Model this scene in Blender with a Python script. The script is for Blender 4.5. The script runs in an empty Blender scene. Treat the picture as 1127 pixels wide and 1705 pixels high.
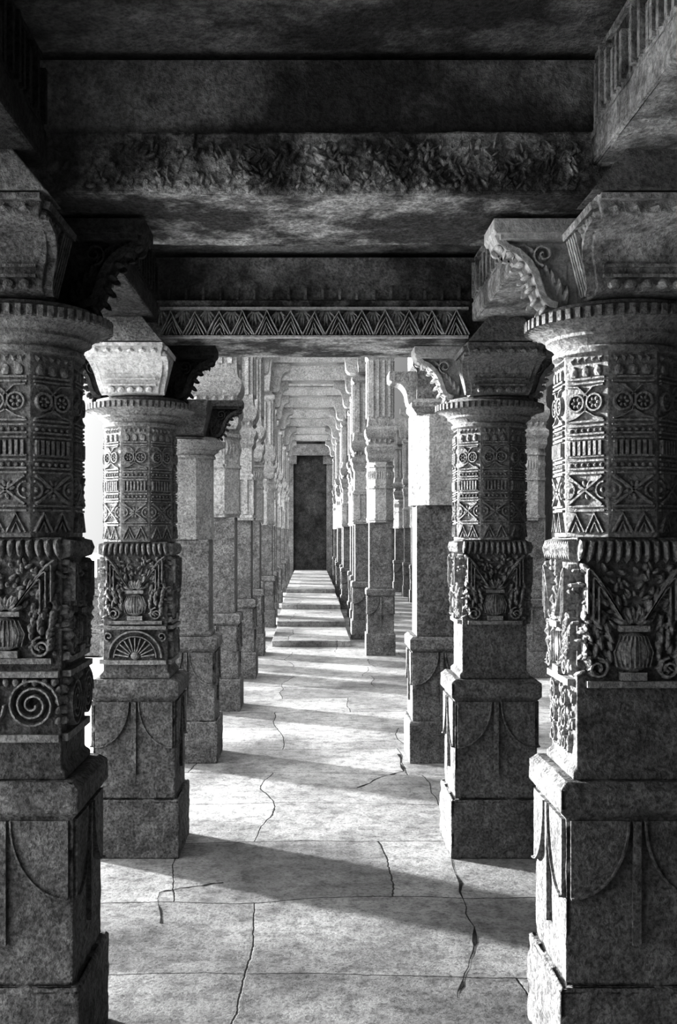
import bpy, bmesh, math, random
from mathutils import Vector as V3
random.seed(7)
C = bpy.context.scene.collection
R = math.radians
PI = math.pi

# ------------------------------------------------------------------ materials
def stone(name, dark, light, bump=.6, scale=3.0, fine=38.0, contrast=.5, speck=110, p0=.3, p1=.7):
    m = bpy.data.materials.new(name); m.use_nodes = True
    nt = m.node_tree; N = nt.nodes; L = nt.links
    b = N['Principled BSDF']; b.inputs['Roughness'].default_value = .8
    b.inputs['Specular IOR Level'].default_value = .2
    g = N.new('ShaderNodeNewGeometry')
    def noise(sc, det, ro):
        n = N.new('ShaderNodeTexNoise'); n.inputs['Scale'].default_value = sc; n.inputs['Detail'].default_value = det; n.inputs['Roughness'].default_value = ro
        L.new(g.outputs['Position'], n.inputs['Vector']); return n
    def ramp(src, p0, c0, p1, c1):
        r = N.new('ShaderNodeValToRGB')
        r.color_ramp.elements[0].position = p0; r.color_ramp.elements[0].color = (c0,)*3+(1,)
        r.color_ramp.elements[1].position = p1; r.color_ramp.elements[1].color = (c1,)*3+(1,)
        L.new(src, r.inputs['Fac']); return r
    def mul(a, b_):
        mx = N.new('ShaderNodeMix'); mx.data_type = 'RGBA'; mx.blend_type = 'MULTIPLY'; mx.inputs['Factor'].default_value = 1
        L.new(a, mx.inputs['A']); L.new(b_, mx.inputs['B']); return mx.outputs['Result']
    n1 = noise(scale, 7, .65); n2 = noise(fine, 6, .75); n3 = noise(speck, 3, .6)
    col = mul(ramp(n1.outputs['Fac'], p0, dark, p1, light).outputs['Color'], ramp(n2.outputs['Fac'], .38, 1-contrast*.6, .58, 1).outputs['Color'])
    col = mul(col, ramp(n3.outputs['Fac'], .36, 1-contrast*.7, .56, 1).outputs['Color'])
    L.new(col, b.inputs['Base Color'])
    v = N.new('ShaderNodeTexVoronoi'); v.inputs['Scale'].default_value = fine*.7
    L.new(g.outputs['Position'], v.inputs['Vector'])
    def math_(op, a, b_):
        q = N.new('ShaderNodeMath'); q.operation = op
        for i, x in enumerate((a, b_)):
            if isinstance(x, (int, float)): q.inputs[i].default_value = x
            else: L.new(x, q.inputs[i])
        return q.outputs[0]
    h = math_('ADD', math_('ADD', n2.outputs['Fac'], math_('MULTIPLY', v.outputs['Distance'], .35)), math_('MULTIPLY', n3.outputs['Fac'], .3))
    bp = N.new('ShaderNodeBump'); bp.inputs['Strength'].default_value = bump; bp.inputs['Distance'].default_value = .022
    L.new(h, bp.inputs['Height']); L.new(bp.outputs['Normal'], b.inputs['Normal'])
    return m

def floor_mat():
    m = bpy.data.materials.new('worn_floor_slabs'); m.use_nodes = True
    nt = m.node_tree; N = nt.nodes; L = nt.links
    b = N['Principled BSDF']; b.inputs['Roughness'].default_value = .6; b.inputs['Specular IOR Level'].default_value = .3
    g = N.new('ShaderNodeNewGeometry')
    def noise(sc, det, ro):
        n = N.new('ShaderNodeTexNoise'); n.inputs['Scale'].default_value = sc; n.inputs['Detail'].default_value = det; n.inputs['Roughness'].default_value = ro
        L.new(g.outputs['Position'], n.inputs['Vector']); return n
    w = noise(.7, 2, .5)
    sub = N.new('ShaderNodeVectorMath'); sub.operation = 'MULTIPLY_ADD'
    sub.inputs[1].default_value = (.5,.34,0); L.new(w.outputs['Color'], sub.inputs[0]); L.new(g.outputs['Position'], sub.inputs[2])
    w2 = noise(9, 4, .7)
    sub2 = N.new('ShaderNodeVectorMath'); sub2.operation = 'MULTIPLY_ADD'
    sub2.inputs[1].default_value = (.03,.03,0); L.new(w2.outputs['Color'], sub2.inputs[0]); L.new(sub.outputs[0], sub2.inputs[2])
    br = N.new('ShaderNodeTexBrick'); br.inputs['Scale'].default_value = 1
    br.offset=.37; br.offset_frequency=3; br.squash=.7; br.squash_frequency=2
    br.inputs['Brick Width'].default_value = 1.45; br.inputs['Row Height'].default_value = .8
    br.inputs['Mortar Size'].default_value = .005; br.inputs['Mortar Smooth'].default_value = .7
    br.inputs['Color1'].default_value = (.56,.56,.56,1); br.inputs['Color2'].default_value = (.40,.40,.40,1); br.inputs['Mortar'].default_value = (.12,.12,.12,1)
    L.new(sub2.outputs[0], br.inputs['Vector'])
    def ramp(src, p0, c0, p1, c1):
        r = N.new('ShaderNodeValToRGB')
        r.color_ramp.elements[0].position = p0; r.color_ramp.elements[0].color = (c0,)*3+(1,)
        r.color_ramp.elements[1].position = p1; r.color_ramp.elements[1].color = (c1,)*3+(1,)
        L.new(src, r.inputs['Fac']); return r.outputs['Color']
    def mul(a, b_):
        mx = N.new('ShaderNodeMix'); mx.data_type = 'RGBA'; mx.blend_type = 'MULTIPLY'; mx.inputs['Factor'].default_value = 1
        L.new(a, mx.inputs['A']); L.new(b_, mx.inputs['B']); return mx.outputs['Result']
    n1 = noise(1.1, 6, .6); n2 = noise(12, 8, .75); n3 = noise(60, 4, .7)
    col = mul(br.outputs['Color'], ramp(n1.outputs['Fac'], .36, .55, .6, 1))
    col = mul(col, ramp(n2.outputs['Fac'], .36, .6, .54, 1))
    col = mul(col, ramp(n3.outputs['Fac'], .34, .6, .5, 1))
    L.new(col, b.inputs['Base Color'])
    a1 = N.new('ShaderNodeMath'); a1.operation = 'MULTIPLY_ADD'; a1.inputs[1].default_value = .4
    L.new(n3.outputs['Fac'], a1.inputs[0]); L.new(n2.outputs['Fac'], a1.inputs[2])
    sm = N.new('ShaderNodeMath'); sm.operation = 'SUBTRACT'; L.new(a1.outputs[0], sm.inputs[0]); L.new(br.outputs['Fac'], sm.inputs[1])
    bp = N.new('ShaderNodeBump'); bp.inputs['Strength'].default_value = .4; bp.inputs['Distance'].default_value = .012
    L.new(sm.outputs[0], bp.inputs['Height']); L.new(bp.outputs['Normal'], b.inputs['Normal'])
    return m

M_ST = stone('weathered_grey_stone', .24, .48, 1, 5, 26, .6, 80)
M_CV = stone('carved_grey_stone', .42, .66, .9, 6, 40, .5, 90)
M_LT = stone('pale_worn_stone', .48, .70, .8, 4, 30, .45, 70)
M_FR = stone('lit_pale_stone', .75, .92, .6, 4, 30, .3, 70)  # near-white: light on frieze and bracket arms put into the colour
M_RB = stone('flaking_lit_beam_stone', .45, .95, 1, 5, 30, .45, 70, .40, .56)  # flaking stone, its paleness stands in for light on the right side
M_SH = stone('shaded_left_stone', .10, .24, 1, 4, 26, .6, 80)  # darkened copy: shade on left brackets and beams put into the colour
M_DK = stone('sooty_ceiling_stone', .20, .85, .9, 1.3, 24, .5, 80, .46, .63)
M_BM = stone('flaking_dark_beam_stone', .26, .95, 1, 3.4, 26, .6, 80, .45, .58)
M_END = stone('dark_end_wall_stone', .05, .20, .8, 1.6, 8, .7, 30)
M_WALL = stone('dark_side_wall_stone', .05, .11, .8, 1.2, 12, .6, 40)
M_GR = stone('bleached_court_paving', .85, .95, .3, 1.5, 12, .1)
M_FL = floor_mat()
M_CK = stone('dark_crack_dirt', .05, .10, .3)

# ------------------------------------------------------------------ mesh builder
class Frame:
    def __init__(s, O, U, V, N): s.O=V3(O); s.U=V3(U); s.V=V3(V); s.N=V3(N)
    def p(s, u, v, n): return s.O + s.U*u + s.V*v + s.N*n

class MB:
    def __init__(s): s.v=[]; s.f=[]
    def add(s, vs, fs):
        o=len(s.v); s.v += [tuple(x) for x in vs]; s.f += [tuple(i+o for i in f) for f in fs]
    def box(s,x0,x1,y0,y1,z0,z1):
        s.add([(x0,y0,z0),(x1,y0,z0),(x1,y1,z0),(x0,y1,z0),(x0,y0,z1),(x1,y0,z1),(x1,y1,z1),(x0,y1,z1)],
              [(0,3,2,1),(4,5,6,7),(0,1,5,4),(1,2,6,5),(2,3,7,6),(3,0,4,7)])
    def sq(s, prof, cx=0, cy=0):            # square stacked profile [(half, z)...]
        vs=[]; fs=[]
        for h,z in prof: vs += [(cx-h,cy-h,z),(cx+h,cy-h,z),(cx+h,cy+h,z),(cx-h,cy+h,z)]
        n=len(prof)
        for i in range(n-1):
            for k in range(4):
                a=i*4+k; b=i*4+(k+1)%4; fs.append((a,b,b+4,a+4))
        fs.append((3,2,1,0)); t=(n-1)*4; fs.append((t,t+1,t+2,t+3)); s.add(vs,fs)
    def lathe(s, prof, n, rot=0, cx=0, cy=0):
        vs=[]; fs=[]
        for r,z in prof:
            for k in range(n):
                a=rot+2*PI*k/n; vs.append((cx+r*math.cos(a),cy+r*math.sin(a),z))
        for i in range(len(prof)-1):
            for k in range(n):
                a=i*n+k; b=i*n+(k+1)%n; fs.append((a,b,b+n,a+n))
        fs.append(tuple(range(n-1,-1,-1))); t=(len(prof)-1)*n; fs.append(tuple(range(t,t+n))); s.add(vs,fs)
    def fbox(s,fr,u0,u1,v0,v1,n0,n1):
        P=fr.p
        s.add([P(u0,v0,n0),P(u1,v0,n0),P(u1,v1,n0),P(u0,v1,n0),P(u0,v0,n1),P(u1,v0,n1),P(u1,v1,n1),P(u0,v1,n1)],
              [(0,3,2,1),(4,5,6,7),(0,1,5,4),(1,2,6,5),(2,3,7,6),(3,0,4,7)])
    def fpoly(s,fr,pts,n0,n1):
        k=len(pts); vs=[fr.p(u,v,n0) for u,v in pts]+[fr.p(u,v,n1) for u,v in pts]
        fs=[tuple(range(k-1,-1,-1)),tuple(range(k,2*k))]+[(i,(i+1)%k,(i+1)%k+k,i+k) for i in range(k)]
        s.add(vs,fs)
    def fpeak(s,fr,pts,c,n0,n1):
        k=len(pts); vs=[fr.p(u,v,n0) for u,v in pts]+[fr.p(c[0],c[1],n1)]
        s.add(vs,[tuple(range(k-1,-1,-1))]+[(i,(i+1)%k,k) for i in range(k)])
    def leaf(s,fr,u,v,ang,L,W,h):           # pointed leaf with a mid ridge, growing towards ang
        c,q=math.cos(R(ang)),math.sin(R(ang))
        def P(a,b): return (u+c*a-q*b, v+q*a+c*b)
        s.fpeak(fr,[P(0,-W*.3),P(L*.45,-W*.5),P(L,0),P(L*.45,W*.5),P(0,W*.3)],P(L*.5,0),-.004,h)
    def frond(s,fr,u,v,ang,L,W,h):          # rounded worn leaf: a swelling lobe with a soft tip
        c,q=math.cos(R(ang)),math.sin(R(ang))
        def P(a,b,n): return fr.p(u+c*a-q*b, v+q*a+c*b, n)
        out=[(0,-.32),(.3,-.5),(.65,-.46),(.9,-.24),(1,0),(.9,.24),(.65,.46),(.3,.5),(0,.32)]
        k=len(out); vs=[P(L*a,W*b,-.004) for a,b in out]+[P(L*(.1+.74*a),W*b*.72,h*.72) for a,b in out]+[P(L*.45,0,h)]
        fs=[(i,(i+1)%k,(i+1)%k+k,i+k) for i in range(k)]+[(k+i,k+(i+1)%k,2*k) for i in range(k)]+[tuple(range(k-1,-1,-1))]
        s.add(vs,fs)
    def fdome(s,fr,cu,cv,ru,rv,h,n=12):
        vs=[]; fs=[]
        lv=[(1,-.004),(.9,h*.5),(.6,h*.85)]
        for q,z in lv:
            for k in range(n):
                a=2*PI*k/n; vs.append(fr.p(cu+ru*q*math.cos(a),cv+rv*q*math.sin(a),z))
        vs.append(fr.p(cu,cv,h))
        for i in range(2):
            for k in range(n):
                a=i*n+k; b=i*n+(k+1)%n; fs.append((a,b,b+n,a+n))
        for k in range(n): fs.append((2*n+k,2*n+(k+1)%n,3*n))
        fs.append(tuple(range(n-1,-1,-1)))
        s.add(vs,fs)
    def ftube(s,fr,pts,r,h,closed=False):
        k=len(pts); vs=[]; fs=[]
        for i in range(k):
            a=pts[(i-1)%k] if (i>0 or closed) else pts[i]; b=pts[(i+1)%k] if (i<k-1 or closed) else pts[i]
            tx=b[0]-a[0]; ty=b[1]-a[1]; l=math.hypot(tx,ty) or 1; px=-ty/l; py=tx/l
            u,v=pts[i]
            vs += [fr.p(u+px*r,v+py*r,-.004),fr.p(u+px*r*.5,v+py*r*.5,h),fr.p(u-px*r*.5,v-py*r*.5,h),fr.p(u-px*r,v-py*r,-.004)]
        rng=range(k) if closed else range(k-1)
        for i in rng:
            j=(i+1)%k
            for q in range(4):
                a=i*4+q; b=i*4+(q+1)%4; fs.append((a,b,j*4+(q+1)%4,j*4+q))
        if not closed: fs += [(3,2,1,0),tuple((k-1)*4+q for q in range(4))]
        s.add(vs,fs)
    def build(s,name,mat,parent=None,bevel=0,smooth=False):
        me=bpy.data.meshes.new(name); me.from_pydata(s.v,[],s.f); me.validate()
        bm=bmesh.new(); bm.from_mesh(me); bmesh.ops.recalc_face_normals(bm,faces=bm.faces); bm.to_mesh(me); bm.free()
        for p in me.polygons: p.use_smooth=smooth
        if smooth: me.set_sharp_from_angle(angle=R(35))
        me.materials.append(mat)
        o=bpy.data.objects.new(name,me); C.objects.link(o)
        if parent: o.parent=parent
        if bevel:
            bv=o.modifiers.new('worn','BEVEL'); bv.width=bevel; bv.segments=2; bv.limit_method='ANGLE'; bv.angle_limit=R(40)
        return o
CL=bpy.data.textures.new('chipping','CLOUDS'); CL.noise_scale=.07; CL.noise_depth=4
def rough(o,strength=.011,levels=5):
    """hewn, chipped surface: fine subdivision pushed in and out by noise"""
    for p in o.data.polygons: p.use_smooth=True
    sd=o.modifiers.new('fine','SUBSURF'); sd.subdivision_type='SIMPLE'; sd.levels=levels; sd.render_levels=levels
    dp=o.modifiers.new('chips','DISPLACE'); dp.texture=CL; dp.texture_coords='LOCAL'; dp.mid_level=.56; dp.strength=strength

def thing(name,label,cat,loc,group=None):
    o=bpy.data.objects.new(name,None); C.objects.link(o); o.location=loc; o.empty_display_size=.2
    o['label']=label; o['category']=cat; o['kind']='thing'
    if group: o['group']=group
    return o
def struct(o): o['kind']='structure'; return o
def dup(root,loc,label,group=None):
    r=root.copy(); C.objects.link(r); r.location=loc; r['label']=label
    if group: r['group']=group
    for ch in list(root.children):
        c=ch.copy(); C.objects.link(c); c.parent=r
        for g in list(ch.children):
            d=g.copy(); C.objects.link(d); d.parent=c
    return r

def faces4(h):
    out=[]
    for a in (-90,0,90,180):
        c,s_=round(math.cos(R(a))),round(math.sin(R(a)))
        out.append(Frame((c*h,s_*h,0),(-s_,c,0),(0,0,1),(c,s_,0)))
    return out
def faces8(h):
    out=[]
    for k in range(8):
        a=R(-90+45*k); c,s_=math.cos(a),math.sin(a)
        out.append(Frame((c*h,s_*h,0),(-s_,c,0),(0,0,1),(c,s_,0)))
    return out

def arc(cu,cv,r,a0,a1,n=14,rv=None):
    rv=rv or r
    return [(cu+r*math.cos(R(a0+(a1-a0)*i/n)),cv+rv*math.sin(R(a0+(a1-a0)*i/n))) for i in range(n+1)]
def spiral(cu,cv,r0,r1,a0,a1,n=36):
    return [(cu+(r0+(r1-r0)*i/n)*math.cos(R(a0+(a1-a0)*i/n)),cv+(r0+(r1-r0)*i/n)*math.sin(R(a0+(a1-a0)*i/n))) for i in range(n+1)]

# ------------------------------------------------------------------ carved motifs
def drop_relief(mb,fr,h,z0,z1):
    """two raised quarter rounds hanging from the upper corners with a stem between them"""
    r=min(h*.82,(z1-z0)*.8)
    for sg in (-1,1):
        cu=sg*h*.94
        pts=[(cu,z1)]+[(cu-sg*r*math.cos(R(t)),z1-r*1.35*math.sin(R(t))) for t in range(0,91,9)]
        mb.fpoly(fr,pts,-.006,.010)
        mb.ftube(fr,pts[1:],.005,.018)
    mb.fbox(fr,-.012,.012,z0+.1,z1,-.006,.014)
def fringe(mb,fr,h,z1,n=8,l=.05,d=.03):
    w=2*h/n
    for i in range(n):
        u=-h+w*(i+.5)
        mb.fpeak(fr,[(u-w*.46,z1),(u-w*.42,z1-l*.6),(u,z1-l),(u+w*.42,z1-l*.6),(u+w*.46,z1)],(u,z1-l*.55),-.003,d)
def vase(mb,fr,h,z0,z1,seed=3):
    """brimming vase: small pot under thick foliage that pours over both sides, with a petal fringe on top"""
    H=z1-z0; rnd=random.Random(seed)
    n=12; w=2*h/n
    for i in range(n):                      # overhanging petal fringe
        u=-h+w*(i+.5); lean=(u/h)*12
        mb.frond(fr,u,z1,-90+lean,H*.17,w*.92,.034)
    mb.fdome(fr,0,z0+H*.24,h*.38,H*.15,.036,14)
    for k in range(-4,5):                   # ribs on the pot
        mb.ftube(fr,[(k*h*.075,z0+H*.14),(k*h*.09,z0+H*.24),(k*h*.06,z0+H*.35)],.0028,.040-.004*abs(k))
    mb.fbox(fr,-h*.24,h*.24,z0+H*.05,z0+H*.105,-.003,.028)
    mb.fbox(fr,-h*.85,h*.85,z0,z0+H*.045,-.003,.022)
    for i in range(170):                    # tangled small leaves filling the panel
        u=rnd.uniform(-.90,.90)*h; v=z0+H*rnd.uniform(.07,.80)
        if abs(u)<h*.40 and v<z0+H*.40: continue
        mb.frond(fr,u,v,90-u/h*110+rnd.uniform(-60,60),H*rnd.uniform(.05,.09),h*rnd.uniform(.07,.12),rnd.uniform(.014,.030))
    mb.fbox(fr,-h*.28,h*.28,z0+H*.38,z0+H*.42,-.003,.034)
    for sg in (-1,1):                       # cascades of leaves: outer, middle, inner
        for lay,(us,vs_,k) in enumerate(((.76,.78,22),(.58,.66,17),(.38,.55,10))):
            for i in range(k):
                t=i/(k-1)
                a=min(1,t*2.2)
                u=sg*h*(.12+us*math.sin(a*PI/2)+.05*math.sin(t*11+lay))
                v=z0+H*(.46+(vs_-.46)*math.sin(min(1,t*2.2)*PI*.62)- (.34+.24*(lay==0))*max(0,t-.36)/.64)
                ang=(90-sg*70*t*2.2) if t<.36 else -90+sg*rnd.uniform(-35,15)
                L=H*rnd.uniform(.08,.12)
                mb.frond(fr,max(-h*.89,min(h*.89,u)),v,ang,L,h*rnd.uniform(.11,.15),rnd.uniform(.02,.036))
        mb.ftube(fr,spiral(sg*h*.66,z0+H*.13,h*.20,h*.05,90,90+sg*520,20),.006,.026)
        for q in (0,.10,.2):
            st=[(sg*h*(.2+(.66-q)*math.sin(min(1,k*.14)*PI/2)),z0+H*(.46+(.34-q*.6)*math.sin(min(1,k*.11)*PI*.75)-.05*max(0,k-8))) for k in range(13)]
            mb.ftube(fr,st,.004,.036)
    for a in (-70,-52,-35,-17,0,17,35,52,70):
        mb.frond(fr,a*.0008*h,z0+H*.42,90-a,H*rnd.uniform(.13,.19),h*.14,rnd.uniform(.026,.036))
def creeper(mb,fr,h,z0,z1,seed=5):
    """worn climbing foliage covering the lower part of a block face"""
    rnd=random.Random(seed)
    for i in range(110):
        u=rnd.uniform(-.86,.86)*h; v=rnd.uniform(z0,z1-.03)
        mb.frond(fr,u,v,rnd.uniform(30,150),rnd.uniform(.02,.045),rnd.uniform(.012,.022),rnd.uniform(.006,.022))
    for sg in (-1,1):
        for q in range(3): mb.ftube(fr,spiral(sg*h*.45,z0+.045+(z1-z0)*.3*q,.032,.008,90,90+sg*480,18),.0045,.02)
def wheel(mb,fr,h,z0,z1):
    r=min(h*.82,(z1-z0)*.95); cv=z0+.005
    mb.ftube(fr,arc(0,cv,r,0,180,20),.008,.026); mb.ftube(fr,arc(0,cv,r*.80,0,180,18),.005,.02)
    mb.fdome(fr,0,cv+.012,r*.2,r*.2,.03,10)
    for k in range(11):
        a=R(9+16.2*k)
        mb.ftube(fr,[(r*.24*math.cos(a),cv+r*.24*math.sin(a)),(r*.76*math.cos(a),cv+r*.76*math.sin(a))],.006,.024)
    for sg in (-1,1): mb.ftube(fr,spiral(sg*h*.82,z1-.035,h*.15,h*.03,-90,-90+sg*420,16),.006,.022)
    mb.fbox(fr,-h*.97,h*.97,z1,z1+.018,-.003,.028); mb.fbox(fr,-h*.97,h*.97,z0-.03,z0-.008,-.003,.02)
def scrolls(mb,fr,h,z0,z1):
    r=(z1-z0)*.48; cv=(z0+z1)/2
    for sg in (-1,1):
        mb.ftube(fr,spiral(sg*h*.5,cv,r,r*.12,0,sg*1080,54),.0055,.03)
    for i in range(11):
        mb.frond(fr,-h*.88+i*h*.176,z1-.002,-90,.03,.024,.024)
    for sg in (-1,1):
        for q in range(4): mb.frond(fr,sg*h*.92,z0+.02+q*.03,90-sg*20,.03,.02,.02)
    mb.fbox(fr,-h*.97,h*.97,z1,z1+.018,-.003,.026); mb.fbox(fr,-h*.97,h*.97,z0-.03,z0-.008,-.003,.018)
def shaft_bands(mb,fr,w,z0,z1):
    H=z1-z0; Z=lambda t: z0+H*t
    lines=[.125,.15,.335,.36,.405,.43,.53,.555,.60,.625,.84,.865]
    for t in lines: mb.fbox(fr,-w,w,Z(t),Z(t)+.006,-.003,.008)
    for i in range(2):                       # inverted v leaves
        u=-w*.5+i*w
        mb.ftube(fr,[(u-w*.46,Z(.01)),(u,Z(.115)),(u+w*.46,Z(.01))],.0055,.012)
        mb.ftube(fr,[(u-w*.22,Z(.01)),(u,Z(.065)),(u+w*.22,Z(.01))],.0045,.010)
    mb.ftube(fr,[(-w*.9,Z(.165)),(w*.9,Z(.325))],.006,.012); mb.ftube(fr,[(-w*.9,Z(.325)),(w*.9,Z(.165))],.006,.012)
    for a in range(0,360,45): mb.frond(fr,w*.12*math.cos(R(a)),Z(.245)+w*.12*math.sin(R(a)),a+22,w*.42,w*.24,.011)
    for sg in (-1,1):
        mb.ftube(fr,arc(sg*w*.98,Z(.245),w*.40,90,90+sg*180,8),.0045,.010)
        mb.fdome(fr,sg*w*.86,Z(.245),w*.12,w*.16,.010,6)
    for i in range(6): mb.fdome(fr,-w*.82+i*w*.33,Z(.385),w*.12,w*.12,.011,6)
    for i in range(7): mb.fbox(fr,-w*.93+i*w*.275,-w*.78+i*w*.275,Z(.44),Z(.52),-.003,.012)
    for i in range(6): mb.fdome(fr,-w*.82+i*w*.33,Z(.58),w*.11,w*.11,.010,6)
    for sg in (-1,1):                        # paired rosettes in a looping vine
        mb.ftube(fr,arc(sg*w*.48,Z(.735),w*.40,0,360,14)[:-1],.0055,.012,True)
        for a in range(0,360,60): mb.frond(fr,sg*w*.48+w*.08*math.cos(R(a)),Z(.735)+w*.08*math.sin(R(a)),a,w*.26,w*.2,.012)
        mb.ftube(fr,[(sg*w*.95,Z(.64)),(sg*w*.5,Z(.655)),(0,Z(.69)),(-sg*w*.1,Z(.77)),(sg*w*.4,Z(.825)),(sg*w*.95,Z(.83))],.004,.010)
    for i in range(3): mb.frond(fr,-w*.64+i*w*.64,Z(.875),90,H*.075,w*.5,.012)
    fringe(mb,fr,w*.95,Z(1.0),5,H*.05,.012)

# ------------------------------------------------------------------ bracket capital
def bracket_arm(parent,ang,d_end,z0,z1,w0,w1,mat,relief=True):
    c,s_=round(math.cos(R(ang))),round(math.sin(R(ang)))
    H=z1-z0
    raw=[(0,0),(.50,.0),(.57,.03),(.62,.10),(.64,.22),(.65,.36),(.68,.48),(.73,.58),(.79,.65),(.86,.69),(.94,.71),(1.0,.76),(1.0,1.0),(0,1.0)]
    core=.12
    pr=[(max(core,t*d_end),z0+H*q) for t,q in raw]
    mb=MB(); k=len(pr)
    def P(d,sd,z): return (c*d - s_*sd, s_*d + c*sd, z)
    vs=[]
    for d,z in pr:
        w=w0+(w1-w0)*(z-z0)/H; vs.append(P(d,-w,z))
    for d,z in pr:
        w=w0+(w1-w0)*(z-z0)/H; vs.append(P(d,w,z))
    fs=[tuple(range(k-1,-1,-1)),tuple(range(k,2*k))]+[(i,(i+1)%k,(i+1)%k+k,i+k) for i in range(k)]
    mb.add(vs,fs)
    o=mb.build('bracket',mat,parent,bevel=.003)
    if relief:
        rb=MB()
        for sd in (-1,1):
            tilt=(w1-w0)/H
            nn=V3((-s_*sd,c*sd,-tilt)).normalized()
            vv=V3((-s_*sd*tilt,c*sd*tilt,1)).normalized()
            O=V3((-s_*sd*w0,c*sd*w0,z0))
            fr=Frame(O,(c,s_,0),vv,nn)
            L=d_end
            pts=[(L*.48,H*.04),(L*.55,H*.10),(L*.59,H*.24),(L*.605,H*.44),(L*.67,H*.60),(L*.78,H*.72),(L*.95,H*.78)]
            rb.ftube(fr,pts,.010,.024)
            for q in range(5):
                u=L*(.33+.048*q); rb.fbox(fr,u-.007,u+.007,H*.06,H*.86,-.01,.014)
            rb.fbox(fr,L*.3,L*.97,H*.88,H*.97,-.01,.02)
            for q in range(5): rb.frond(fr,L*(.64+.075*q),H*.87,-90,H*.12,.03,.02)
        e=Frame((c*d_end,s_*d_end,0),(-s_,c,0),(0,0,1),(c,s_,0))
        rb.fbox(e,-w1*.98,w1*.98,z1-H*.09,z1-H*.02,-.004,.025)
        for i in range(6): 
            u=-w1*.75+i*w1*.3
            rb.leaf(e,u,z0+H*.77,90,H*.13,w1*.26,.018)
        e2=Frame((c*d_end*.645,s_*d_end*.645,0),(-s_,c,0),(0,0,1),(c,s_,0))
        for q in range(3):
            zz=z0+H*(.16+.13*q); w=w0*.95
            rb.fbox(e2,-w,w,zz,zz+H*.04,-.02,.012)
        for q in range(5): rb.frond(e2,-w0*.7+q*w0*.35,z0+H*.02,90,H*.14,w0*.3,.014)
        rb.build('scroll_relief',mat,o)
    return o
def strut_arm(parent,ang,mat):
    """slim S-curved strut rising from the capital rim to a thin slab, over a recessed carved web"""
    c,s_=round(math.cos(R(ang))),round(math.sin(R(ang)))
    def P(d,sd,z): return (c*d - s_*sd, s_*d + c*sd, z)
    path=[(.195,2.283),(.222,2.292),(.245,2.315),(.258,2.35),(.268,2.385),(.288,2.42),(.318,2.448),(.350,2.462),(.378,2.486),(.385,2.505)]
    mb=MB()
    def slab(pr,w):
        k=len(pr); vs=[P(d,-w,z) for d,z in pr]+[P(d,w,z) for d,z in pr]
        mb.add(vs,[tuple(range(k-1,-1,-1)),tuple(range(k,2*k))]+[(i,(i+1)%k,(i+1)%k+k,i+k) for i in range(k)])
    slab([(.12,2.505),(.385,2.505),(.392,2.518),(.392,2.55),(.12,2.55)],.09)
    slab([(.12,2.49),(.37,2.49),(.37,2.507),(.12,2.507)],.078)
    slab([(.10,2.283)]+path[:-1]+[(.378,2.50),(.10,2.50)],.03)
    W=.062; T=.022; n=len(path); vs=[]
    for i,(d,z) in enumerate(path):
        a=path[max(0,i-1)]; b=path[min(n-1,i+1)]; tx,tz=b[0]-a[0],b[1]-a[1]; l=math.hypot(tx,tz)
        nx,nz=-tz/l,tx/l
        vs+=[P(d,-W,z),P(d,W,z),P(d+nx*T,W,z+nz*T),P(d+nx*T,-W,z+nz*T)]
    fs=[]
    for i in range(n-1):
        for q in range(4): fs.append((4*i+q,4*i+(q+1)%4,4*i+4+(q+1)%4,4*i+4+q))
    fs+=[(3,2,1,0),tuple(4*(n-1)+q for q in range(4))]
    mb.add(vs,fs)
    o=mb.build('bracket',mat,parent,bevel=.002)
    rb=MB()
    for sd in (-1,1):
        fr=Frame((-s_*sd*.03,c*sd*.03,0),(c,s_,0),(0,0,1),(-s_*sd,c*sd,0))
        for q in range(6): rb.leaf(fr,.165+q*.016,2.295+.028*q,96-q*9,.075,.03,.03)
        for q in range(4): rb.leaf(fr,.27+q*.024,2.485,-95+q*6,.05,.024,.026)
        rb.ftube(fr,spiral(.235,2.45,.034,.006,-90,430,20),.005,.03)
        rb.fbox(fr,.16,.24,2.36,2.42,-.032,.004)
        for q in range(7):                 # jagged leaf edge along the strut
            i=min(n-2,1+q); d,z=path[i]; rb.frond(fr,d+.004,z+.004,-60+q*14,.03,.018,.034)
    rb.build('scroll_relief',mat,o)
    return o

def capital_prof(zb):
    return [(.175,zb),(.192,zb+.008),(.192,zb+.022),(.182,zb+.030),(.195,zb+.046),(.212,zb+.056),(.212,zb+.066),(.235,zb+.082),(.265,zb+.094),(.265,zb+.126),(.24,zb+.132),(.225,zb+.140),(.225,zb+.148),(.2,zb+.155)]

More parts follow.
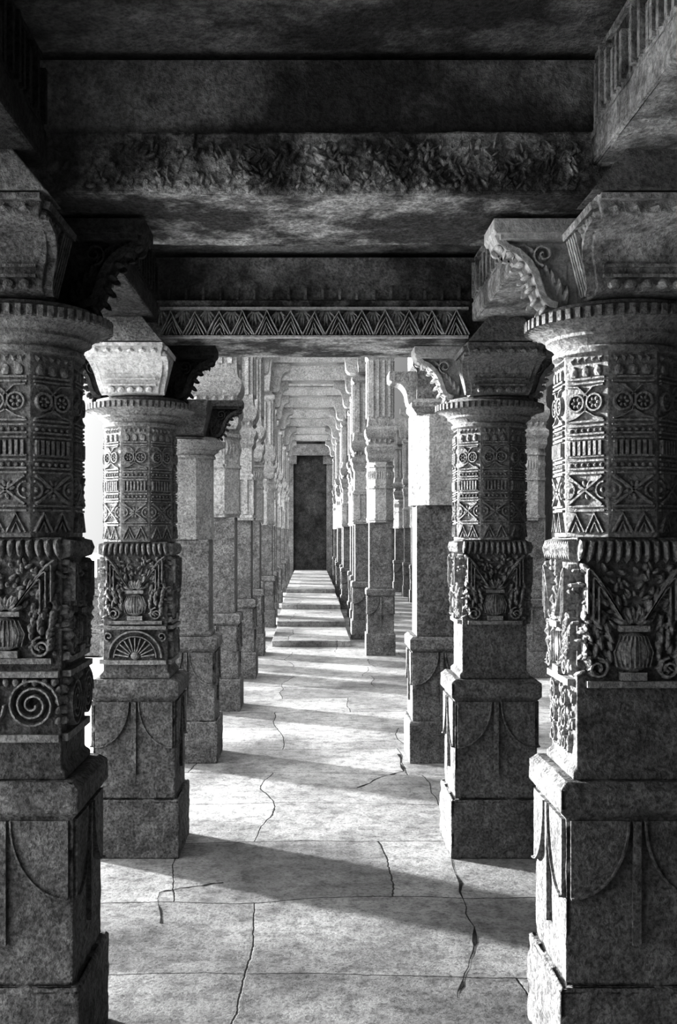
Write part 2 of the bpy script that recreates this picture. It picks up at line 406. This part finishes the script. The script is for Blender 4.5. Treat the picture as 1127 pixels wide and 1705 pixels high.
GROUPS={-1:'stone pillars of the left row',1:'stone pillars of the right row'}
def foot(t,dr=True,chip=False):
    b=MB(); b.sq([(.225,0),(.225,.28),(.218,.29)]); pl_=b.build('plinth',M_ST,t,bevel=.004)
    b=MB(); b.sq([(.203,.29),(.203,.775),(.208,.78),(.222,.795),(.222,.862),(.2,.88)]); p=b.build('pedestal',M_ST,t,bevel=.003)
    if chip: rough(pl_,.016); rough(p,.009)
    if dr:
        rb=MB()
        for fr in faces4(.203): drop_relief(rb,fr,.203,.31,.77)
        rb.build('drop_relief',M_ST,p)
def low_pillar(x,y,label,side,style,detail=2,top=1.57,climb=False):
    t=thing('stone_pillar',label,'pillar',(x,y,0),GROUPS[side])
    foot(t,True,True)
    b=MB(); b.sq([(.175,.88),(.175,.90),(.16,.915),(.16,top)]); blk=b.build('carved_block',M_ST,t,bevel=.004)
    if style in ('wheel','scroll','vase'):
        rb=MB()
        for i,fr in enumerate(faces4(.16)):
            vase(rb,fr,.158,1.15 if style!='scroll' else 1.22,top-.005,3+i)
        rb.build('vase_relief',M_CV,blk)
        if style=='wheel':
            rb=MB()
            for fr in faces4(.16): wheel(rb,fr,.16,.98,1.125)
            rb.build('wheel_relief',M_CV,blk)
        if style=='scroll':
            rb=MB()
            for fr in faces4(.16): scrolls(rb,fr,.16,1.02,1.18)
            rb.build('scroll_relief',M_CV,blk)
        if climb:
            rb=MB(); creeper(rb,faces4(.16)[3],.16,.93,1.15); rb.build('creeper_relief',M_CV,blk)
    b=MB(); b.lathe([(.172/math.cos(PI/8),top),(.172/math.cos(PI/8),2.14)],8,PI/8); sh=b.build('shaft',M_CV,t,bevel=.002)
    if detail>=1:
        rb=MB()
        for fr in faces8(.172): shaft_bands(rb,fr,.062,top+.01,2.13)
        rb.build('pattern_bands',M_CV,sh)
    b=MB(); b.lathe(capital_prof(2.13),40); cp=b.build('capital',M_CV,t,smooth=True)
    if detail>=1:
        rb=MB()
        for k in range(56):
            a=2*PI*k/56; c,s_=math.cos(a),math.sin(a)
            fr=Frame((c*.265,s_*.265,0),(-s_,c,0),(0,0,1),(c,s_,0))
            rb.fbox(fr,-.008,.008,2.225,2.255,-.006,.012)
        rb.build('rim_flutes',M_CV,cp)
    b=MB(); b.sq([(.125,2.283),(.135,2.55)]); b.build('bracket_core',M_SH if side<0 else M_CV,t,bevel=.004)
    for a in (0,180): strut_arm(t,a,M_SH if side<0 else M_FR)  # left struts coloured as shaded, right ones as lit
    ymat={'wheel':M_FR,'plain':M_SH,'scroll':M_ST}.get(style,M_RB if climb else M_CV)  # arm tone carries light and shade for each pillar
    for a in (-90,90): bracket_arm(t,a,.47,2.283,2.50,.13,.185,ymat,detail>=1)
    return t

ROW=[None]+[3.25+2.15*i for i in range(15)]
XL,XR=-.87,.92
low_pillar(-.89,ROW[1],'nearest left stone pillar with spiral scrolls below carved vase',-1,'scroll',2,1.59)
low_pillar(XL,ROW[2],'second left stone pillar with half wheel carved below a vase',-1,'wheel',2,1.56)
low_pillar(XL,ROW[3],'third left stone pillar with plain lower shaft and octagonal top',-1,'plain',0,1.56)
low_pillar(.945,ROW[1],'nearest right stone pillar with tall vase relief and fluted round capital',1,'vase',2,1.59,True)
low_pillar(XR,ROW[2],'second right stone pillar with leafy vase carved above plain block',1,'vase',2,1.57)

def oct_(b,h,z0,z1): q=1/math.cos(PI/8); b.lathe([(h*q,z0),(h*q,z1)],8,PI/8)
def square_pillar(x,y,label,side):
    t=thing('stone_pillar',label,'pillar',(x,y,0),GROUPS[side])
    foot(t)
    b=MB(); b.sq([(.17,.88),(.17,1.80)]); b.build('lower_shaft',M_ST,t,bevel=.005)
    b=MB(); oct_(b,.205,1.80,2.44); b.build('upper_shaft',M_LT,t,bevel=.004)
    b=MB(); b.sq([(.17,2.44),(.21,2.49),(.21,2.52),(.18,2.55)]); b.build('capital',M_CV,t)
    for a in (0,180): bracket_arm(t,a,.36,2.50,2.75,.10,.125,M_CV,False)
    b=MB(); b.sq([(.17,2.55),(.17,2.75),(.2,2.78),(.2,3.5)]); b.build('upper_block',M_ST,t,bevel=.004)
    return t
square_pillar(XR,ROW[3],'third right stone pillar with plain square shaft and pale octagonal upper part',1)

# ------------------------------------------------------------------ tall two-tier pillars of the far hall
def tall_pillar(x,y,label,octo):
    t=thing('tall_stone_pillar',label,'pillar',(x,y,0))
    foot(t)
    b=MB(); b.sq([(.172,.88),(.172,1.75)]); b.build('lower_shaft',M_ST,t,bevel=.005)
    b=MB()
    if octo: oct_(b,.2,1.75,2.55)
    else: b.sq([(.2,1.75),(.2,2.25),(.18,2.27),(.18,2.55)])
    for fr in (faces8(.2) if octo else faces4(.2)):
        W=.075 if octo else .19
        if not octo:
            for uu in (-.12,-.04,.04,.12): b.fbox(fr,uu-.018,uu+.018,1.82,2.2,-.003,.012)
        b.fbox(fr,-W,W,1.78,1.81,-.003,.012); b.fbox(fr,-W,W,2.2,2.23,-.003,.014)
        if octo:
            for q in range(4): b.leaf(fr,-W*.75+q*W*.5,2.3,90,.16,W*.48,.02)
            b.fbox(fr,-W,W,2.48,2.51,-.003,.016)
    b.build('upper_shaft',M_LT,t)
    b=MB(); b.sq([(.18,2.55),(.205,2.6),(.205,2.66),(.225,2.70),(.225,2.75),(.19,2.78),(.19,2.84),(.22,2.88),(.235,2.93),(.235,2.98),(.2,3.02),(.19,3.1)])
    for fr in faces4(.19):
        for q in range(5): b.leaf(fr,-.16+q*.08,2.79,90,.08,.07,.03)
    b.build('capital',M_CV,t)
    b=MB(); b.sq([(.19,3.1),(.19,3.9),(.22,3.93),(.22,3.98),(.18,4.02)])
    for fr in faces4(.19):
        for uu in (-.13,-.045,.045,.13): b.fbox(fr,uu-.02,uu+.02,3.14,3.88,-.003,.024)
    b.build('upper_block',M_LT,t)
    b=MB(); b.sq([(.17,4.02),(.2,4.55)]); b.build('bracket_core',M_LT,t)
    for a in (0,180): bracket_arm(t,a,.48,4.05,4.55,.13,.16,M_LT,False)
    for a in (-90,90): bracket_arm(t,a,.5,4.05,4.55,.13,.18,M_LT,False)
    return t
ORD=['','first','second','third','fourth','fifth','sixth','seventh','eighth','ninth','tenth','eleventh','twelfth','thirteenth','fourteenth','fifteenth']
pr={}
jit=random.Random(5)
def place_tall(x,y,lab,grp,octo):
    x+=jit.uniform(-.05,.05)
    if octo not in pr:
        t=tall_pillar(x,y,lab,octo); t['group']=grp; pr[octo]=t
    else: t=dup(pr[octo],(x,y,0),lab,grp)
    q=jit.uniform(.82,1.1); t.scale=(q,q,1)
for k in range(4,16):
    place_tall(XL,ROW[k],'tall two-tier stone pillar, %s from the camera in the left row'%ORD[k],GROUPS[-1],k%2==0)
for k in range(6,16):
    place_tall(XR,ROW[k],'tall two-tier stone pillar, %s from the camera in the right row'%ORD[k-2],GROUPS[1],k%3!=1)
for k in range(5,16):
    place_tall(2.5,ROW[k],'tall pillar of the outer right row behind the aisle, %s from the camera'%ORD[k-4],'outer right row of tall pillars',k%2==1)
t=thing('pillar_stump','low stone pedestal standing alone outside, behind the second left pillar','pillar',(-2.95,14.0,0))
foot(t)
b=MB(); b.sq([(.17,.88),(.165,1.02)]); b.build('broken_shaft',M_ST,t,bevel=.01)

# ------------------------------------------------------------------ lintels and beams
HD=.27
def cross_lintel(y,label,style):
    t=thing('stone_lintel',label,'lintel',(0,y,2.552),'lintels across the low aisle')
    x0,x1=-.73,.77
    rnd=random.Random(11)
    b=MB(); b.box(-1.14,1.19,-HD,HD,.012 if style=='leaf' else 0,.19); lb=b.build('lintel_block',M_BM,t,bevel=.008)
    if style=='leaf': rough(lb,.014,6)
    b=MB(); b.box(-1.14,1.19,-HD+.03,HD-.03,.19,.405)
    if style=='zigzag':
        f2=Frame((0,-HD+.03,0),(1,0,0),(0,0,1),(0,-1,0))
        for i in range(18): 
            u=x0+(x1-x0)*(i+.5)/18
            b.fbox(f2,u-.006,u+.006,.192,.235+.02*rnd.random(),-.003,.03)
    b.build('upper_fascia',M_DK,t)
    rb=MB(); fr=Frame((0,-HD,0),(1,0,0),(0,0,1),(0,-1,0))
    if style=='zigzag':
        n=13; w=(x1-x0)/n
        for i in range(n):
            u=x0+w*i
            def J(): return rnd.uniform(-.005,.005)
            for q,(a,r_) in enumerate(((0,.006),(.13,.005),(.26,.0045),(.38,.004))):
                h0=.016; h1=.130-.027*q
                rb.ftube(fr,[(u+w*a+J(),h0),(u+w*(.25+a*.5)+J(),(h0+h1)/2+J()),(u+w/2+J(),h1+J()),(u+w*(.75-a*.5)+J(),(h0+h1)/2+J()),(u+w*(1-a)+J(),h0)],r_,.034-.003*q)
            for q in range(6):
                a=(q-2.5)*17; rb.leaf(fr,u+J()+(q-2.5)*.004,.134,-90+a,.085-.0005*abs(a),.02,.03)
        rb.fbox(fr,x0,x1,.002,.012,-.003,.03); rb.fbox(fr,x0,x1,.138,.15,-.003,.03)
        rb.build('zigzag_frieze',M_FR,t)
    else:
        for i in range(420):                # eroded, half lost foliage, best kept to the right
            u=x0+(x1-x0)*rnd.random()**.6; v=.025+.115*rnd.random()
            rb.frond(fr,u,v,90+rnd.uniform(-70,70),rnd.uniform(.015,.05),rnd.uniform(.008,.02),rnd.uniform(.004,.017))
        for i in range(34):
            u=x0+(x1-x0)*(i+.5)/34+rnd.uniform(-.008,.008)
            rb.frond(fr,u,.04,-90,rnd.uniform(.012,.026),rnd.uniform(.02,.036),rnd.uniform(.004,.016))
        rb.build('leaf_frieze',M_BM,t)
    return t
cross_lintel(ROW[1],'nearest dark stone lintel with eroded leafy face across the aisle','leaf')
cross_lintel(ROW[2],'stone lintel with zigzag triangle frieze across second pair of pillars','zigzag')

def long_beam(x,y0,y1,label,inner,mat,c0,c1):
    Z0=2.62
    t=thing('side_beam',label,'beam',(x,y0,Z0),'beams along the low aisle')
    L=y1-y0
    b=MB(); b.box(-.14,.14,0,L,0,.10); bb=b.build('beam_block',mat,t,bevel=.010); rough(bb,.014,6)
    b=MB(); b.box(-.115,.115,0,L,.10,.335); b.build('upper_fascia',M_BM if inner<0 else M_SH,t)
    for on,ya,yb in ((c0,.0,.19),(c1,L-.17,L)):
        if on:
            zb=2.502-Z0
            b=MB(); b.add([(-.18,ya,zb),(.18,ya,zb),(.18,yb,zb),(-.18,yb,zb),(-.08,ya+.03,.004),(.08,ya+.03,.004),(.08,yb-.03,.004),(-.08,yb-.03,.004)],
              [(0,3,2,1),(4,5,6,7),(0,1,5,4),(1,2,6,5),(2,3,7,6),(3,0,4,7)])
            b.build('cushion',M_CV,t,bevel=.004)
    rb=MB(); rnd=random.Random(int(L*100)+inner)
    fr=Frame((inner*.115,0,0),(0,1,0),(0,0,1),(inner,0,0))
    n=int(L/.045)
    rb.fbox(fr,0,L,.105,.125,-.003,.016); rb.fbox(fr,0,L,.30,.315,-.003,.012)
    for i in range(n):
        u=L*(i+.5)/n; rb.fbox(fr,u-.010,u+.010,.115,.29-.07*rnd.random(),-.003,.018+.016*rnd.random())
    rb.build('flute_band',mat,t)
    return t
segs=[(-1.2,ROW[1]-HD-.055,False,True),(ROW[1]+HD+.035,ROW[2]-HD-.055,True,True)]
where=['overhead, running back from the nearest pillar','between the nearest and second pillars']
for i,(a,b_,c0,c1) in enumerate(segs):
    long_beam(XL,a,b_,'dark side beam on the left '+where[i],1,M_SH,c0,c1)
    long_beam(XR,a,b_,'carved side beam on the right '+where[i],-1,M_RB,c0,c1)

def tall_lintel(y,label):
    t=thing('tall_lintel',label,'lintel',(0,y,4.552),'lintels across the far hall')
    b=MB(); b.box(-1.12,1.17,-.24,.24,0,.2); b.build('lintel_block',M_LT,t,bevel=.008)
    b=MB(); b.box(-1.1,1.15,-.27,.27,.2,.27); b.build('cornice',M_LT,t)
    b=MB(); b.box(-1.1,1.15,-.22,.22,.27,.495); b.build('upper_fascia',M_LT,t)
    return t
pl=None
for k in range(6,16):
    lab='pale lintel across the far tall hall, %s beyond the open gap'%ORD[k-5]
    if pl is None: t=pl=tall_lintel(ROW[k],lab)
    else: t=dup(pl,(0,ROW[k],4.552),lab)
    t.scale=(1,jit.uniform(.7,1.1),jit.uniform(.6,1.7))
def tall_beam(x,y,label):
    t=thing('tall_side_beam',label,'beam',(x,y,4.552),'beams along the far hall')
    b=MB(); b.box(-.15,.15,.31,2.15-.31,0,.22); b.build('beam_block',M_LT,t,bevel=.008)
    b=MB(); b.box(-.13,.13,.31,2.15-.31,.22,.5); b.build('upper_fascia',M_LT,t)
    return t
pb=None
for k in range(6,15):
    for x,sd in ((XL,'left'),(XR,'right')):
        lab='high side beam on the %s, %s bay of the far hall'%(sd,ORD[k-5])
        if pb is None: pb=tall_beam(x,ROW[k],lab)
        else: dup(pb,(x,ROW[k],4.552),lab)

# broad low steps in the far aisle
for i,(y0,w) in enumerate(((14.9,'first and nearest'),(17.2,'second'),(20.0,'third'),(24.0,'fourth and farthest'))):
    t=thing('stone_step','broad low stone step across the far aisle, '+w,'step',(0,y0,.085*i),'low steps in the far aisle')
    b=MB(); b.box(-.54,.58,0,36.75-y0,.001,.085); b.build('tread',M_FL,t,bevel=.006)

# ------------------------------------------------------------------ setting
b=MB(); b.box(-1.6,4.2,-4,38,-.2,0); fl=struct(b.build('floor',M_FL))
b=MB(); b.box(-90,-1.6,-30,90,-.3,-.02); struct(b.build('ground',M_GR))
b=MB(); b.box(-1.25,4.2,-3,ROW[2]+.35,2.985,3.15); struct(b.build('ceiling',M_DK))  # stretch over the right aisle added to cut overhead light
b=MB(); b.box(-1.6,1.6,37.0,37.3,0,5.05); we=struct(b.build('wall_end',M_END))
rb=MB(); fr=Frame((0,37.0,0),(1,0,0),(0,0,1),(0,-1,0))
for sg in (-1,1):
    u0,u1=sorted((sg*.58,sg*.8)); rb.fbox(fr,u0,u1,0,4.3,-.003,.10)
    u0,u1=sorted((sg*.46,sg*.8)); rb.fbox(fr,u0,u1,4.05,4.35,-.003,.14)
rb.fbox(fr,-.8,.8,4.35,4.75,-.003,.2)
rb.build('door_frame',M_ST,we)
b=MB(); b.box(4.2,4.6,-3,40,-.2,4.2); struct(b.build('wall_right',M_WALL))
b=MB(); b.box(-1.5,-1.26,-4,.6,0,3.1); struct(b.build('light_blocker_left',M_ST))  # added out of view to block front-left light

def px(x,y):
    Y=1.6*1750/(y-889); return ((x-516)*Y/1750,Y)
def crack(pts,w):
    P=[px(*p) for p in pts]
    fine=[]
    for i in range(len(P)-1):
        for j in range(5):
            t=j/5; a,b_=P[i],P[i+1]; jt=.010 if j else 0
            fine.append((a[0]+(b_[0]-a[0])*t+random.uniform(-jt,jt),a[1]+(b_[1]-a[1])*t+random.uniform(-jt,jt)))
    fine.append(P[-1])
    mb=MB(); vs=[]; fs=[]
    for i,p in enumerate(fine):
        a=fine[max(0,i-1)]; c=fine[min(len(fine)-1,i+1)]
        tx,ty=c[0]-a[0],c[1]-a[1]; l=math.hypot(tx,ty) or 1
        ww=w*(.15+1.6*random.random()**2)
        vs+=[(p[0]-ty/l*ww,p[1]+tx/l*ww,.0015),(p[0]+ty/l*ww,p[1]-tx/l*ww,.0015)]
    for i in range(len(fine)-1): fs.append((2*i,2*i+1,2*i+3,2*i+2))
    mb.add(vs,fs); mb.build('crack',M_CK,fl)
crack([(268,1538),(266,1486),(322,1476),(372,1470)],.007)
crack([(594,1312),(640,1292),(672,1284),(664,1256)],.010)
crack([(752,1430),(772,1500),(790,1556),(780,1610),(762,1662)],.006)

# ------------------------------------------------------------------ light: low sun over the open left court, bright haze around it and overhead
w=bpy.data.worlds.new('sky'); bpy.context.scene.world=w; w.use_nodes=True
nt=w.node_tree; bg=nt.nodes['Background']
tc=nt.nodes.new('ShaderNodeTexCoord')
def mth(op,a,b_):
    q=nt.nodes.new('ShaderNodeMath'); q.operation=op
    for i,x in enumerate((a,b_)):
        if isinstance(x,(int,float)): q.inputs[i].default_value=x
        else: nt.links.new(x,q.inputs[i])
    return q.outputs[0]
def lobe(v,pw,st_):
    dt=nt.nodes.new('ShaderNodeVectorMath'); dt.operation='DOT_PRODUCT'; dt.inputs[1].default_value=V3(v).normalized()
    nt.links.new(tc.outputs['Generated'],dt.inputs[0])
    return mth('MULTIPLY',mth('POWER',mth('MAXIMUM',dt.outputs['Value'],0.0),pw),st_)
st=mth('ADD',mth('ADD',lobe((-.88,-.42,.22),3.0,2.4),lobe((0,0,1),2.0,1.8)),mth('ADD',lobe((-.6,.8,.12),5.0,.9),.04))
bg.inputs[0].default_value=(1,1,1,1); nt.links.new(st,bg.inputs[1])
s=bpy.data.lights.new('sun','SUN'); s.energy=10; s.angle=R(2.5); s.color=(1,1,1)
so=bpy.data.objects.new('sun',s); C.objects.link(so)
so.rotation_euler=V3((.9,-.54,-.20)).to_track_quat('-Z','Y').to_euler()

cam=bpy.data.cameras.new('camera'); co=bpy.data.objects.new('camera',cam); C.objects.link(co)
co.location=(0,0,1.6); co.rotation_euler=(R(90),0,0)
cam.sensor_width=36; cam.lens=1750/1705*36
cam.shift_x=47.5/1705; cam.shift_y=36.5/1705; cam.clip_start=.05
sc=bpy.context.scene; sc.camera=co
sc.view_settings.view_transform='Standard'; sc.view_settings.look='None'; sc.view_settings.exposure=.70; sc.view_settings.gamma=.60
